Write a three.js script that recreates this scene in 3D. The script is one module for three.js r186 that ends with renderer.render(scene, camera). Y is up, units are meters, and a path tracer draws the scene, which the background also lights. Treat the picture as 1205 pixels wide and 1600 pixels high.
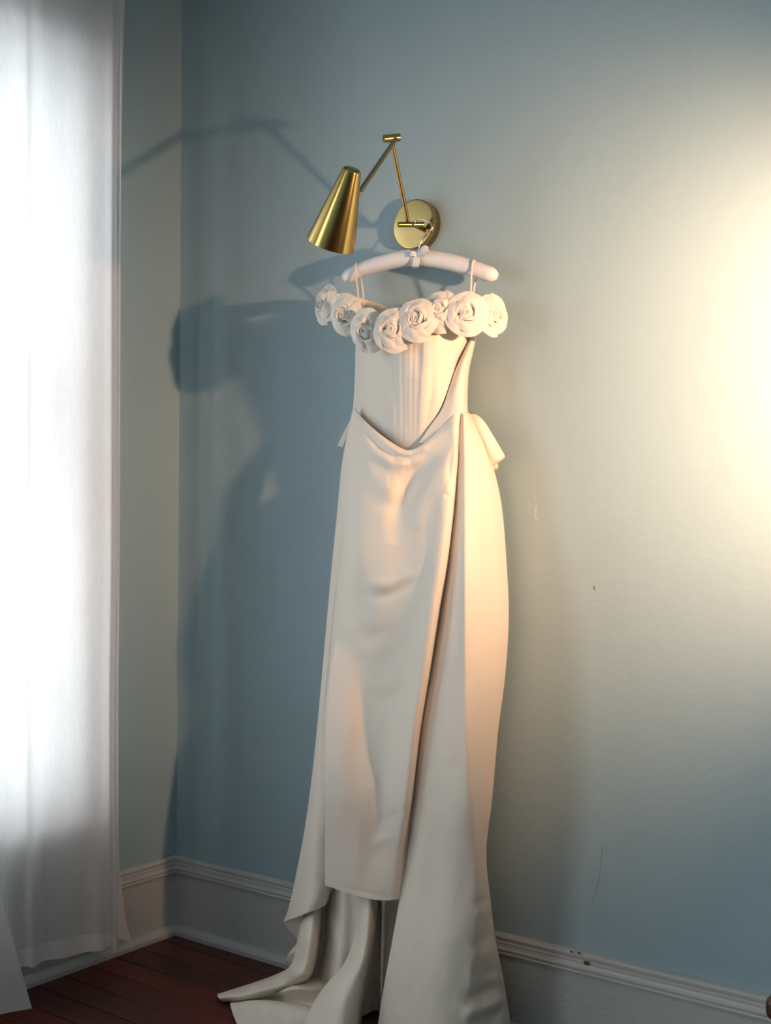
import * as THREE from 'three';
import { mergeGeometries } from 'three/addons/utils/BufferGeometryUtils.js';
import { RoundedBoxGeometry } from 'three/addons/geometries/RoundedBoxGeometry.js';
import { RectAreaLightUniformsLib } from 'three/addons/lights/RectAreaLightUniformsLib.js';

// ---------------------------------------------------------------- camera, sky, light, exposure
const V = (x, y, z) => new THREE.Vector3(x, y, z);
const scene = new THREE.Scene();
const FOCAL = 1750, CX = 602.5, CY = 800;                 // pixels of the 1205 x 1600 frame
const camera = new THREE.PerspectiveCamera(2 * Math.atan(800 / FOCAL) * 180 / Math.PI, 1205 / 1600, 0.05, 60);
const EYE = V(2.126, 0.944, 1.950), FWD = V(-0.60144, 0.03541, -0.79813).normalize();
camera.position.copy(EYE);
camera.lookAt(EYE.clone().add(FWD));
camera.updateMatrixWorld();

scene.background = new THREE.Color().setRGB(0.75, 0.9, 1.0);   // overcast daylight outside the windows

const renderer = new THREE.WebGLRenderer({ antialias: true });
renderer.toneMapping = THREE.LinearToneMapping;
renderer.toneMappingExposure = 1.0;
renderer.shadowMap.enabled = true;
RectAreaLightUniformsLib.init();

const WIN_A = { z0: 0.335, z1: 1.26, y0: 0.37, y1: 2.05 };        // curtained window beside the corner
const WIN_B = { z0: 1.95, z1: 4.15, y0: 0.49, y1: 2.05 };        // next window along the same wall, behind the photographer
function daylight(name, w, intensity, color) {                  // the sky in a window opening
  const l = new THREE.RectAreaLight(color, intensity, w.z1 - w.z0 + 0.1, w.y1 - w.y0 + 0.1);
  l.position.set(-0.24, (w.y0 + w.y1) / 2, (w.z0 + w.z1) / 2);
  l.lookAt(1, (w.y0 + w.y1) / 2, (w.z0 + w.z1) / 2);
  l.name = name; scene.add(l);
}
const SKY_TINT = new THREE.Color().setRGB(0.86, 0.92, 0.93);
daylight('window_daylight', WIN_A, 5.6, SKY_TINT);
daylight('window_daylight_001', WIN_B, 7.4, SKY_TINT);
// reading lamp just right of the frame: its mouth, aim and light (the lamp itself is built further down)
const LAMP_MOUTH = V(2.00, 1.31, 0.53), LAMP_AIM = V(-0.57, -0.06, -0.52).normalize();
const lampLight = new THREE.SpotLight(new THREE.Color().setRGB(1.0, 0.61, 0.375), 9.6, 0, 48 * Math.PI / 180, 1.0, 2);
lampLight.position.copy(LAMP_MOUTH).addScaledVector(LAMP_AIM, 0.006);
lampLight.target.position.copy(LAMP_MOUTH).add(LAMP_AIM);
lampLight.castShadow = true; lampLight.shadow.radius = 1.0; lampLight.shadow.mapSize.set(2048, 2048);
lampLight.name = 'reading_lamp_light';
scene.add(lampLight, lampLight.target);

// ---------------------------------------------------------------- helpers
const RIGHT = V().crossVectors(FWD, V(0, 1, 0)).normalize(), UPV = V().crossVectors(RIGHT, FWD);
const dirOf = (px, py) => FWD.clone().addScaledVector(RIGHT, (px - CX) / FOCAL).addScaledVector(UPV, -(py - CY) / FOCAL);
const onAxis = (axis) => (px, py, v) => { const d = dirOf(px, py); return EYE.clone().addScaledVector(d, (v - EYE[axis]) / d[axis]); };
const U = onAxis('z');        // pixel + distance from the back wall
const UL = onAxis('x');       // pixel + distance from the left wall
const UG = onAxis('y');       // pixel + height above the floor
const pxOf = (p) => { const v = p.clone().sub(EYE), d = v.dot(FWD); return [CX + FOCAL * v.dot(RIGHT) / d, CY - FOCAL * v.dot(UPV) / d]; };
function FZ(px, z, h = 0.004) {                                   // pixel column + distance from the back wall, at floor height
  let a = 1000, b = 2400;
  for (let i = 0; i < 50; i++) { const m = (a + b) / 2; if (U(px, m, z).y > h) a = m; else b = m; }
  return [px, a, z];
}
let seed = 7;
const rnd = () => { seed = (seed * 1664525 + 1013904223) >>> 0; return seed / 4294967296; };
const hash = (x, y, s = 0) => { let h = (Math.imul(x, 374761393) ^ Math.imul(y, 668265263) ^ Math.imul(s + 11, 2147483647 - 1640531527)) >>> 0; h = Math.imul(h ^ (h >>> 13), 1274126177) >>> 0; return ((h ^ (h >>> 16)) >>> 0) / 4294967296; };
function vnoise(x, y, s = 0, per = 0) {
  const xi = Math.floor(x), yi = Math.floor(y), fx = x - xi, fy = y - yi, w = (n) => per ? ((n % per) + per) % per : n;
  const u = fx * fx * (3 - 2 * fx), v = fy * fy * (3 - 2 * fy);
  const a = hash(w(xi), w(yi), s), b = hash(w(xi + 1), w(yi), s), c = hash(w(xi), w(yi + 1), s), d = hash(w(xi + 1), w(yi + 1), s);
  return a + (b - a) * u + (c - a) * v + (a - b - c + d) * u * v;
}
function dataTexture(n, fn, srgb = false) {
  const a = new Uint8Array(n * n * 4);
  for (let y = 0; y < n; y++) for (let x = 0; x < n; x++) {
    const c = fn(x / n, y / n), k = (y * n + x) * 4;
    const [r, g, b] = Array.isArray(c) ? c : [c, c, c];
    a[k] = 255 * Math.min(1, Math.max(0, r)); a[k + 1] = 255 * Math.min(1, Math.max(0, g)); a[k + 2] = 255 * Math.min(1, Math.max(0, b)); a[k + 3] = 255;
  }
  const t = new THREE.DataTexture(a, n, n); t.wrapS = t.wrapT = THREE.RepeatWrapping; t.magFilter = THREE.LinearFilter; t.minFilter = THREE.LinearMipmapLinearFilter; t.generateMipmaps = true;
  if (srgb) t.colorSpace = THREE.SRGBColorSpace;
  t.needsUpdate = true; return t;
}
const rep = (t, x, y = x) => { const c = t.clone(); c.repeat.set(x, y); c.needsUpdate = true; return c; };
const col = (r, g, b) => new THREE.Color().setRGB(r, g, b);

const taken = {};
const numbered = (name) => { const n = taken[name] = (taken[name] ?? -1) + 1; return n ? `${name}_${String(n).padStart(3, '0')}` : name; };
function tag(o, label, category, group, kind) {
  if (label) o.userData.label = label;
  if (category) o.userData.category = category;
  if (group) o.userData.group = group;
  if (kind) o.userData.kind = kind;
  return o;
}
function thing(name, base, label, category, group) {
  const g = new THREE.Group(); g.name = numbered(name); g.position.copy(base); scene.add(g);

  return tag(g, label, category, group);
}

function part(name, geo, mat, parent = scene, label) {               // geometry comes in world metres
  const m = new THREE.Mesh(geo, mat); m.name = parent === scene ? numbered(name) : name; m.castShadow = m.receiveShadow = true;
  if (parent !== scene) { const p = V(); for (let o = parent; o && o !== scene; o = o.parent) p.add(o.position); geo.translate(-p.x, -p.y, -p.z); }
  parent.add(m); if (label) m.userData.label = label;
  return m;
}
function metreUV(geo) {                                              // uv in metres by the way each face points
  const g = geo.index ? geo.toNonIndexed() : geo, p = g.attributes.position, n = g.attributes.normal, uv = new Float32Array(p.count * 2);
  for (let i = 0; i < p.count; i++) {
    const ax = Math.abs(n.getX(i)), ay = Math.abs(n.getY(i)), az = Math.abs(n.getZ(i));
    const [u, v] = ax > ay && ax > az ? [p.getZ(i), p.getY(i)] : ay > az ? [p.getX(i), p.getZ(i)] : [p.getX(i), p.getY(i)];
    uv[2 * i] = u; uv[2 * i + 1] = v;
  }
  g.setAttribute('uv', new THREE.BufferAttribute(uv, 2)); return g;
}
const box = (x0, x1, y0, y1, z0, z1) => metreUV(new THREE.BoxGeometry(x1 - x0, y1 - y0, z1 - z0).translate((x0 + x1) / 2, (y0 + y1) / 2, (z0 + z1) / 2));
const rbox = (x0, x1, y0, y1, z0, z1, r = 0.004) => metreUV(new RoundedBoxGeometry(x1 - x0, y1 - y0, z1 - z0, 2, r).translate((x0 + x1) / 2, (y0 + y1) / 2, (z0 + z1) / 2));
function rod(a, b, r, r2 = r, seg = 24) {
  const d = b.clone().sub(a), g = new THREE.CylinderGeometry(r2, r, d.length(), seg, 1);
  g.applyQuaternion(new THREE.Quaternion().setFromUnitVectors(V(0, 1, 0), d.clone().normalize()));
  return g.translate((a.x + b.x) / 2, (a.y + b.y) / 2, (a.z + b.z) / 2);
}
function lathe(points, a, axis, seg = 48) {                           // profile [radius, along], turned about axis from point a
  const g = new THREE.LatheGeometry(points.map(([r, h]) => new THREE.Vector2(Math.max(r, 1e-5), h)), seg);
  g.applyQuaternion(new THREE.Quaternion().setFromUnitVectors(V(0, 1, 0), axis.clone().normalize()));
  return g.translate(a.x, a.y, a.z);
}
const tube = (pts, r, seg = 40, rs = 10) => new THREE.TubeGeometry(new THREE.CatmullRomCurve3(pts), seg, r, rs);
const cr = (p0, p1, p2, p3, t) => 0.5 * (2 * p1 + (p2 - p0) * t + (2 * p0 - 5 * p1 + 4 * p2 - p3) * t * t + (3 * p1 - p0 - 3 * p2 + p3) * t * t * t);
function spline(arr, t) {                                             // t in 0..1 along an array of number tuples
  const n = arr.length - 1, f = Math.min(Math.max(t * n, 0), n - 1e-9), i = Math.floor(f), k = f - i;
  const at = (j) => j < 0 ? arr[0].map((v, c) => 2 * v - arr[1][c]) : j > n ? arr[n].map((v, c) => 2 * v - arr[n - 1][c]) : arr[j];
  const [a, b, c, d] = [at(i - 1), at(i), at(i + 1), at(i + 2)];
  return b.map((_, q) => cr(a[q], b[q], c[q], d[q], k));
}
function near(line, x, y) {                                           // distance from a polyline, and how far along it
  let best = 1e9, along = 0;
  for (let i = 0; i + 1 < line.length; i++) {
    const [ax, ay] = line[i], [bx, by] = line[i + 1], dx = bx - ax, dy = by - ay;
    const t = Math.min(1, Math.max(0, ((x - ax) * dx + (y - ay) * dy) / (dx * dx + dy * dy)));
    const d = Math.hypot(x - ax - t * dx, y - ay - t * dy);
    if (d < best) { best = d; along = (i + t) / (line.length - 1); }
  }
  return [best, along];
}
function folds(list) {                                                // ridge (+) and crease (-) lines: [amplitude m, width px, points]
  return (px, py) => {
    let z = 0;
    for (const [a, w, line] of list) { const [d, t] = near(line, px, py); if (d < 4 * w) z += 0.62 * a * Math.exp(-(d * d) / (1.7 * w * w)) * Math.pow(Math.sin(Math.PI * Math.min(0.999, Math.max(0.001, t))), 0.8); }
    return z;
  };
}
// A piece of cloth: rows of control points through which a smooth sheet runs, given thickness and a rim.
function cloth(rows, toWorld, { nu = 80, nv = 120, thick = 0.0022, extra = null, wrinkle = 0.0012, wscale = 30 } = {}) {
  const pos = [], P = [];
  for (let j = 0; j <= nv; j++) {
    const cols = rows[0].map((_, c) => spline(rows.map((r) => r[c]), j / nv));
    for (let i = 0; i <= nu; i++) {
      const q = spline(cols, i / nu);
      if (extra) q[2] += extra(q[0], q[1], i / nu, j / nv);
      if (wrinkle) q[2] += wrinkle * (vnoise(q[0] / wscale, q[1] / (wscale * 2.2), 3) + 0.5 * vnoise(q[0] / (wscale * 0.35), q[1] / (wscale * 0.8), 5) - 0.75);
      P.push(toWorld(q[0], q[1], q[2]));
    }
  }
  const W = nu + 1, N = P.map((_, k) => {
    const i = k % W, j = (k - i) / W, du = P[j * W + Math.min(i + 1, nu)].clone().sub(P[j * W + Math.max(i - 1, 0)]), dv = P[Math.min(j + 1, nv) * W + i].clone().sub(P[Math.max(j - 1, 0) * W + i]);
    const n = dv.cross(du); return n.lengthSq() > 0 ? n.normalize() : V(0, 0, 1);
  });
  const nor = [], uv = [], idx = [];
  const put = (p, n, u, v) => { pos.push(p.x, p.y, p.z); nor.push(n.x, n.y, n.z); uv.push(u, v); };
  const ulen = [0], vlen = [0];
  const mj = Math.floor(nv / 2), mi = Math.floor(nu / 2);
  for (let i = 1; i <= nu; i++) ulen[i] = ulen[i - 1] + P[mj * W + i].distanceTo(P[mj * W + i - 1]);
  for (let j = 1; j <= nv; j++) vlen[j] = vlen[j - 1] + P[j * W + mi].distanceTo(P[(j - 1) * W + mi]);
  P.forEach((p, k) => put(p, N[k], ulen[k % W], vlen[Math.floor(k / W)]));
  P.forEach((p, k) => put(p.clone().addScaledVector(N[k], -thick), N[k].clone().negate(), ulen[k % W], vlen[Math.floor(k / W)]));
  const B = P.length;
  for (let j = 0; j < nv; j++) for (let i = 0; i < nu; i++) {
    const a = j * W + i, b = a + 1, c = a + W, d = c + 1;
    idx.push(a, c, b, b, c, d, B + a, B + b, B + c, B + b, B + d, B + c);
  }
  const rim = (list) => { for (let k = 0; k + 1 < list.length; k++) { const a = list[k], b = list[k + 1]; idx.push(a, b, B + a, b, B + b, B + a); } };
  rim([...Array(W).keys()]); rim([...Array(W).keys()].map((i) => nv * W + nu - i));
  rim([...Array(nv + 1).keys()].map((j) => (nv - j) * W)); rim([...Array(nv + 1).keys()].map((j) => j * W + nu));
  const g = new THREE.BufferGeometry();
  g.setAttribute('position', new THREE.Float32BufferAttribute(pos, 3)); g.setAttribute('normal', new THREE.Float32BufferAttribute(nor, 3)); g.setAttribute('uv', new THREE.Float32BufferAttribute(uv, 2));
  g.setIndex(idx); return g;
}

// ---------------------------------------------------------------- materials
const plasterBump = dataTexture(512, (u, v) => 0.5 * vnoise(u * 24, v * 24, 1, 24) + 0.3 * vnoise(u * 72, v * 72, 2, 72) + 0.2 * vnoise(u * 200, v * 200, 4, 200));
const weaveBump = dataTexture(256, (u, v) => 0.5 + 0.22 * Math.sin(u * Math.PI * 2 * 32) * Math.sin(v * Math.PI * 2 * 32) + 0.28 * (vnoise(u * 48, v * 16, 6, 48) - 0.5));
const sheerWeave = dataTexture(256, (u, v) => { const k = 0.95 + 0.05 * vnoise(u * 64, v * 8, 8, 64); return [k, k, k]; });
const grain = (s, a, b) => dataTexture(512, (u, v) => {
  const g = 0.55 * vnoise(u * 4, v * 60, s, 60) + 0.3 * vnoise(u * 10, v * 160, s + 1, 160) + 0.15 * vnoise(u * 40, v * 400, s + 2, 400);
  return a.map((c, i) => c + (b[i] - c) * g);
}, true);

// wall paint: even teal with a few real marks of its own (scratches, a filled hole, a scuff)
const WALL_RGB = [0.308, 0.42, 0.458];
const lin2s = (c) => c <= 0.0031308 ? 12.92 * c : 1.055 * Math.pow(c, 1 / 2.4) - 0.055;
const css = (r, g, b, a = 1) => `rgba(${[r, g, b].map((c) => Math.round(255 * lin2s(c))).join(',')},${a})`;
function wallCanvas() {
  const W = 2048, c = document.createElement('canvas'); c.width = c.height = W;
  const x = c.getContext('2d'), S = W / 2.8, at = (px, py) => { const p = U(px, py, 0); return [p.x * S, W - p.y * S]; };
  x.fillStyle = css(...WALL_RGB); x.fillRect(0, 0, W, W);
  for (let i = 0; i < 700; i++) { const k = 0.96 + 0.08 * rnd(); x.fillStyle = css(WALL_RGB[0] * k, WALL_RGB[1] * k, WALL_RGB[2] * k, 0.25); x.fillRect(rnd() * W, rnd() * W, 20 + 90 * rnd(), 30 + 160 * rnd()); }
  const stroke = (pts, w, color) => { x.strokeStyle = color; x.lineWidth = w; x.lineCap = 'round'; x.beginPath(); pts.forEach((p, i) => { const q = at(...p); i ? x.lineTo(...q) : x.moveTo(...q); }); x.stroke(); };
  stroke([[838, 790], [837, 802], [836, 808], [840, 812]], 1.8, css(0.62, 0.56, 0.45, 0.9)); stroke([[836, 775], [838, 779]], 1.6, css(0.62, 0.56, 0.45, 0.6));
  stroke([[928, 916], [929, 921]], 2.2, css(0.12, 0.11, 0.09, 0.9));
  stroke([[941, 1322], [940, 1345], [936, 1375], [930, 1398], [924, 1414]], 1.1, css(0.16, 0.2, 0.21, 0.8));
  stroke([[852, 1363], [858, 1364]], 1.2, css(0.2, 0.22, 0.2, 0.7)); stroke([[940, 1380], [958, 1384]], 1.0, css(0.2, 0.26, 0.27, 0.4));
  const t = new THREE.CanvasTexture(c); t.colorSpace = THREE.SRGBColorSpace; t.wrapS = t.wrapT = THREE.RepeatWrapping; t.repeat.set(1 / 2.8, 1 / 2.8); return t;
}
const M = {};
M.wallBack = new THREE.MeshStandardMaterial({ map: wallCanvas(), roughness: 0.62, bumpMap: rep(plasterBump, 2.2), bumpScale: 0.0004 });
M.wall = new THREE.MeshStandardMaterial({ color: col(...WALL_RGB), roughness: 0.62, bumpMap: rep(plasterBump, 2.2), bumpScale: 0.0005 });
M.ceiling = new THREE.MeshStandardMaterial({ color: col(0.72, 0.72, 0.70), roughness: 0.9 });
M.trim = new THREE.MeshStandardMaterial({ color: col(0.46, 0.46, 0.445), roughness: 0.42, bumpMap: rep(plasterBump, 3.5), bumpScale: 0.0012 });
M.chip = new THREE.MeshStandardMaterial({ color: col(0.10, 0.045, 0.02), roughness: 0.8 });
M.subfloor = new THREE.MeshStandardMaterial({ color: col(0.02, 0.012, 0.009), roughness: 0.9 });
M.planks = [0, 1, 2, 3].map((k) => new THREE.MeshPhysicalMaterial({ map: grain(20 + 5 * k, [0.20 + 0.02 * k, 0.060 + 0.008 * k, 0.035], [0.36 + 0.03 * k, 0.115, 0.065]), roughness: 0.5, clearcoat: 0.12, clearcoatRoughness: 0.3, bumpMap: rep(plasterBump, 2, 6), bumpScale: 0.0004 }));
M.satin = new THREE.MeshPhysicalMaterial({ color: col(0.79, 0.705, 0.61), roughness: 0.62, sheen: 0.25, sheenRoughness: 0.5, bumpMap: rep(weaveBump, 22), bumpScale: 0.00035, side: THREE.DoubleSide });
M.chiffon = new THREE.MeshPhysicalMaterial({ color: col(0.80, 0.74, 0.67), roughness: 0.75, transmission: 0.06, thickness: 0, bumpMap: rep(weaveBump, 30), bumpScale: 0.0003, side: THREE.DoubleSide });
M.lining = new THREE.MeshPhysicalMaterial({ color: col(0.80, 0.70, 0.52), roughness: 0.6, side: THREE.DoubleSide });
M.padding = new THREE.MeshPhysicalMaterial({ color: col(0.84, 0.82, 0.83), roughness: 0.5, sheen: 0.4, sheenRoughness: 0.4, bumpMap: rep(weaveBump, 20), bumpScale: 0.0003 });
M.sheer = new THREE.MeshPhysicalMaterial({ color: col(0.90, 0.885, 0.885), map: rep(sheerWeave, 6), roughness: 1, transmission: 0.62, thickness: 0, side: THREE.DoubleSide });
M.sheerHem = new THREE.MeshPhysicalMaterial({ color: col(0.86, 0.80, 0.79), roughness: 1, transmission: 0.25, thickness: 0, side: THREE.DoubleSide });
M.brass = new THREE.MeshStandardMaterial({ color: col(0.44, 0.31, 0.10), metalness: 1, roughness: 0.2 });
M.brassPolished = new THREE.MeshStandardMaterial({ color: col(0.52, 0.39, 0.16), metalness: 1, roughness: 0.13 });
M.steel = new THREE.MeshStandardMaterial({ color: col(0.72, 0.72, 0.72), metalness: 1, roughness: 0.2 });
M.shadeInside = new THREE.MeshStandardMaterial({ color: col(0.8, 0.78, 0.72), roughness: 0.5, side: THREE.DoubleSide });
M.bulb = new THREE.MeshStandardMaterial({ color: col(0.9, 0.85, 0.75), emissive: col(1.0, 0.72, 0.42), emissiveIntensity: 3 });
M.bulbOff = new THREE.MeshStandardMaterial({ color: col(0.85, 0.84, 0.8), roughness: 0.35 });
M.wood = new THREE.MeshStandardMaterial({ map: grain(60, [0.20, 0.12, 0.07], [0.34, 0.22, 0.14]), roughness: 0.45 });
M.glass = new THREE.MeshPhysicalMaterial({ color: col(1, 1, 1), transmission: 1, thickness: 0, roughness: 0.0, ior: 1.5 });
M.blackMetal = new THREE.MeshStandardMaterial({ color: col(0.04, 0.04, 0.04), metalness: 0.6, roughness: 0.5 });

// ---------------------------------------------------------------- the room
const ROOM = { x: 4.2, z: 4.6, h: 2.8 };
const struct = (name, geo, mat) => tag(part(name, geo, mat), null, null, null, 'structure');
struct('wall_back', box(-0.15, ROOM.x + 0.15, 0, ROOM.h, -0.12, 0), M.wallBack);
{
  const pieces = [], y = ROOM.h, wins = [WIN_A, WIN_B]; let z = 0;
  for (const w of wins) { pieces.push(box(-0.15, 0, 0, y, z, w.z0), box(-0.15, 0, 0, w.y0, w.z0, w.z1), box(-0.15, 0, w.y1, y, w.z0, w.z1)); z = w.z1; }
  pieces.push(box(-0.15, 0, 0, y, z, ROOM.z));
  struct('wall_left', mergeGeometries(pieces), M.wall);
}
struct('wall_right', box(ROOM.x, ROOM.x + 0.15, 0, ROOM.h, 0, ROOM.z), M.wall);
struct('wall_front', box(-0.15, ROOM.x + 0.15, 0, ROOM.h, ROOM.z, ROOM.z + 0.12), M.wall);
struct('ceiling', box(-0.15, ROOM.x + 0.15, ROOM.h, ROOM.h + 0.1, -0.12, ROOM.z + 0.12), M.ceiling);
const floor = struct('floor', box(-0.15, ROOM.x + 0.15, -0.12, -0.006, -0.12, ROOM.z + 0.12), M.subfloor);
{
  const wd = 0.072, gap = 0.0022, variants = {};
  const plankGeo = (len) => variants[len] ??= (() => { const g = metreUV(new RoundedBoxGeometry(len - gap, 0.014, wd - gap, 1, 0.0016)); return g; })();
  for (let k = 0, z = 0; z < ROOM.z - 0.03; k++, z += wd) {
    const cut = 1.3 + 0.1 * Math.floor(16 * rnd());
    for (const [x0, x1] of [[0, cut], [cut, ROOM.x]]) {
      const len = Math.round((x1 - x0) * 100) / 100, m = new THREE.Mesh(plankGeo(len), M.planks[Math.floor(rnd() * 4)]);
      m.name = 'plank'; m.castShadow = m.receiveShadow = true; m.position.set((x0 + x1) / 2, -0.007 - 0.0006 * rnd(), z + wd / 2); floor.add(m);
    }
  }
}
// baseboards: flat board, moulded cap and shoe moulding
function profile(pts, len) { const s = new THREE.Shape(pts.map(([a, b]) => new THREE.Vector2(a, b))); return new THREE.ExtrudeGeometry(s, { depth: len, bevelEnabled: false, steps: 1 }); }
const BOARD = [[0, 0], [0.016, 0], [0.016, 0.150], [0, 0.150]];
const CAP = [[0, 0.146], [0.016, 0.146], [0.0205, 0.1475], [0.0215, 0.151], [0.0195, 0.1535], [0.0175, 0.1550], [0.0205, 0.1565], [0.0205, 0.1590], [0.0165, 0.1615], [0.0150, 0.1660], [0.0155, 0.1700], [0.0120, 0.1725], [0.0135, 0.1755], [0.0140, 0.1800], [0.0110, 0.1835], [0.0045, 0.1850], [0, 0.1850]];
const SHOE = [[0, 0], [0.033, 0], [0.0335, 0.010], [0.0300, 0.0165], [0.0235, 0.0205], [0.016, 0.0215], [0, 0.0215]];
function baseboard(side) {
  const b = new THREE.Group(); b.name = `baseboard_${side}`; b.userData.kind = 'structure'; scene.add(b);
  for (const [n, pts] of [['board', BOARD], ['cap_moulding', CAP], ['shoe_moulding', SHOE]]) {
    let g = profile(pts, side === 'back' ? ROOM.x : ROOM.z);
    if (side === 'back') { const m = new THREE.Matrix4().set(0, 0, 1, 0, 0, 1, 0, 0, 1, 0, 0, 0, 0, 0, 0, 1); g.applyMatrix4(m); const ix = g.index ? g.index.array : null; if (!ix) { const p = g.attributes.position; for (let i = 0; i < p.count; i += 3) { for (const c of ['X', 'Y', 'Z']) { const t = p[`get${c}`](i); p[`set${c}`](i, p[`get${c}`](i + 1)); p[`set${c}`](i + 1, t); } } g.computeVertexNormals(); } }
    part(n, metreUV(g), M.trim, b);
  }
  return b;
}
const bbBack = baseboard('back'); baseboard('left');
{ // chipped paint spots that show the wood of the back cap moulding
  for (const [px, py, r] of [[917, 1505, 0.0045], [905, 1489, 0.0025], [893, 1487, 0.002]]) {
    const p = U(px, py, 0.0165), g = new THREE.SphereGeometry(1, 14, 8); g.scale(r * 1.5, r * 0.8, 0.0016); g.translate(p.x, p.y, p.z);
    part('paint_chip', g, M.chip, bbBack, 'chipped spot of bare brown wood');
  }
}
// windows
function window_(w, n) {
  const g = new THREE.Group(); g.name = `window_${n}`; g.userData.kind = 'structure'; g.position.set(0, w.y0, (w.z0 + w.z1) / 2); scene.add(g);
  const { z0, z1, y0, y1 } = w, c = 0.11;
  part('casing', mergeGeometries([rbox(-0.002, 0.022, y0 - 0.02, y1 + c, z0 - 0.07, z0), rbox(-0.002, 0.022, y0 - 0.02, y1 + c, z1, z1 + 0.07), rbox(-0.002, 0.026, y1, y1 + c, z0 - 0.075, z1 + 0.075)]), M.trim, g);
  part('sill', rbox(-0.14, 0.052, y0 - 0.028, y0, z0 - 0.08, z1 + 0.08, 0.01), M.trim, g);
  part('apron', rbox(-0.002, 0.02, y0 - 0.11, y0 - 0.028, z0 - 0.06, z1 + 0.06), M.trim, g);
  const ym = (y0 + y1) / 2, s = 0.045;
  const sash = (a, b, x) => part('sash', mergeGeometries([rbox(x - 0.035, x, a, a + s, z0, z1), rbox(x - 0.035, x, b - s, b, z0, z1), rbox(x - 0.035, x, a, b, z0, z0 + s), rbox(x - 0.035, x, a, b, z1 - s, z1)]), M.trim, g);
  for (const [a, b, x] of [[y0, ym + 0.02, -0.05], [ym - 0.02, y1, -0.09]]) { const sh = sash(a, b, x); part('pane', box(x - 0.020, x - 0.016, a + s, b - s, z0 + s, z1 - s), M.glass, sh); }
}
window_(WIN_A, 1); window_(WIN_B, 2);

// ---------------------------------------------------------------- curtains on the near window
{
  const zA = 0.06, zB = 1.62, y = 2.46;
  const r = thing('curtain_rod', V(0.085, y, (zA + zB) / 2), 'thin black metal rod that carries the white curtains above the window', 'curtain rod');
  part('pole', rod(V(0.085, y, zA), V(0.085, y, zB), 0.009), M.blackMetal, r);
  for (const z of [zA, zB]) part('finial', new THREE.SphereGeometry(0.016, 20, 12).translate(0.085, y, z), M.blackMetal, r);
  for (const z of [zA + 0.05, zB - 0.05]) part('bracket', mergeGeometries([rod(V(0, y, z), V(0.085, y, z), 0.006).toNonIndexed(), rod(V(-0.001, y, z), V(0.006, y, z), 0.022).toNonIndexed()]), M.blackMetal, r);
}
const levelAt = (p, x, y) => { let a = -900, c = 1200; for (let q = 0; q < 50; q++) { const m = (a + c) / 2; if (UL(p, m, x).y > y) a = m; else c = m; } return a; };
{
  // panel whose straight edge hangs beside the corner; pixels + distance from the left wall
  const px = [-62, -52, -40, -15, 15, 38, 52, 68, 100, 132, 158, 170, 179, 184];
  const xo = [0.085, 0.060, 0.100, 0.070, 0.098, 0.092, 0.108, 0.086, 0.094, 0.088, 0.100, 0.088, 0.110, 0.094];
  const shift = (y, p) => (p > 150 ? (y < 0 ? 9 : y < 300 ? 7 - y / 150 : y < 1000 ? 5 - (y - 300) / 350 : 1 + Math.max(0, y - 1250) * -0.003) : 0);
  const rowAt = (y, k = 1) => px.map((p, i) => [p + shift(y, p), y, 0.088 + (xo[i] - 0.088) * 0.6 * k]);
  const rows = [rowAt(-158, 0.55).map(([p, , x]) => [p, levelAt(p, x, 2.449), x]), rowAt(0, 0.8), rowAt(200), rowAt(420), rowAt(650), rowAt(880), rowAt(1080), rowAt(1260)];
  const hem = (y, k) => px.map((p, i) => { const b = UL(60, y, 0.09).y; let a = y - 200, c = y + 200; for (let q = 0; q < 40; q++) { const m = (a + c) / 2; if (UL(p, m, xo[i]).y > b) a = m; else c = m; } return [p, a + 24 * Math.max(0, (p + 20) / 200), 0.088 + (xo[i] - 0.088) * 0.6 * k]; });
  rows.push(hem(1400, 1.15), hem(1494, 1.3));
  const cA = thing('sheer_curtain', V(0.09, UL(60, 1494, 0.09).y, 0.45), 'white sheer curtain panel whose straight edge hangs beside the room corner', 'curtain');
  part('curtain_cloth', cloth(rows, UL, { nu: 200, nv: 60, thick: 0.0009, wrinkle: 0.0008, wscale: 40 }), M.sheer, cA);
  // turned-back side hem, swinging out to a point at the bottom
  const edge = [[-135, 193, 199], [0, 191, 195], [300, 184, 189], [650, 181, 187], [1000, 179, 184], [1260, 180, 185], [1350, 179, 187], [1410, 178, 193], [1445, 178, 199], [1468, 179, 205]].map(([y, a, b]) => [[a - 1, y - (y > 1440 ? 7 : 0), 0.088], [(a + b) / 2, y, 0.080], [b, y + (y > 1440 ? 3 : 0), 0.066]]);
  part('side_hem', cloth(edge, UL, { nu: 16, nv: 80, thick: 0.0014, wrinkle: 0.0004 }), M.sheerHem, cA, 'turned-back side edge of the curtain');
  const band = [hem(1466, 1.3), hem(1480, 1.3), hem(1495, 1.3)].map((r) => r.map(([a, b, c]) => [a, b, c + 0.0022]));
  part('bottom_hem', cloth(band, UL, { nu: 120, nv: 8, thick: 0.0012, wrinkle: 0.0006, wscale: 18 }), M.sheerHem, cA, 'stitched double-layer bottom hem');
}
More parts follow.
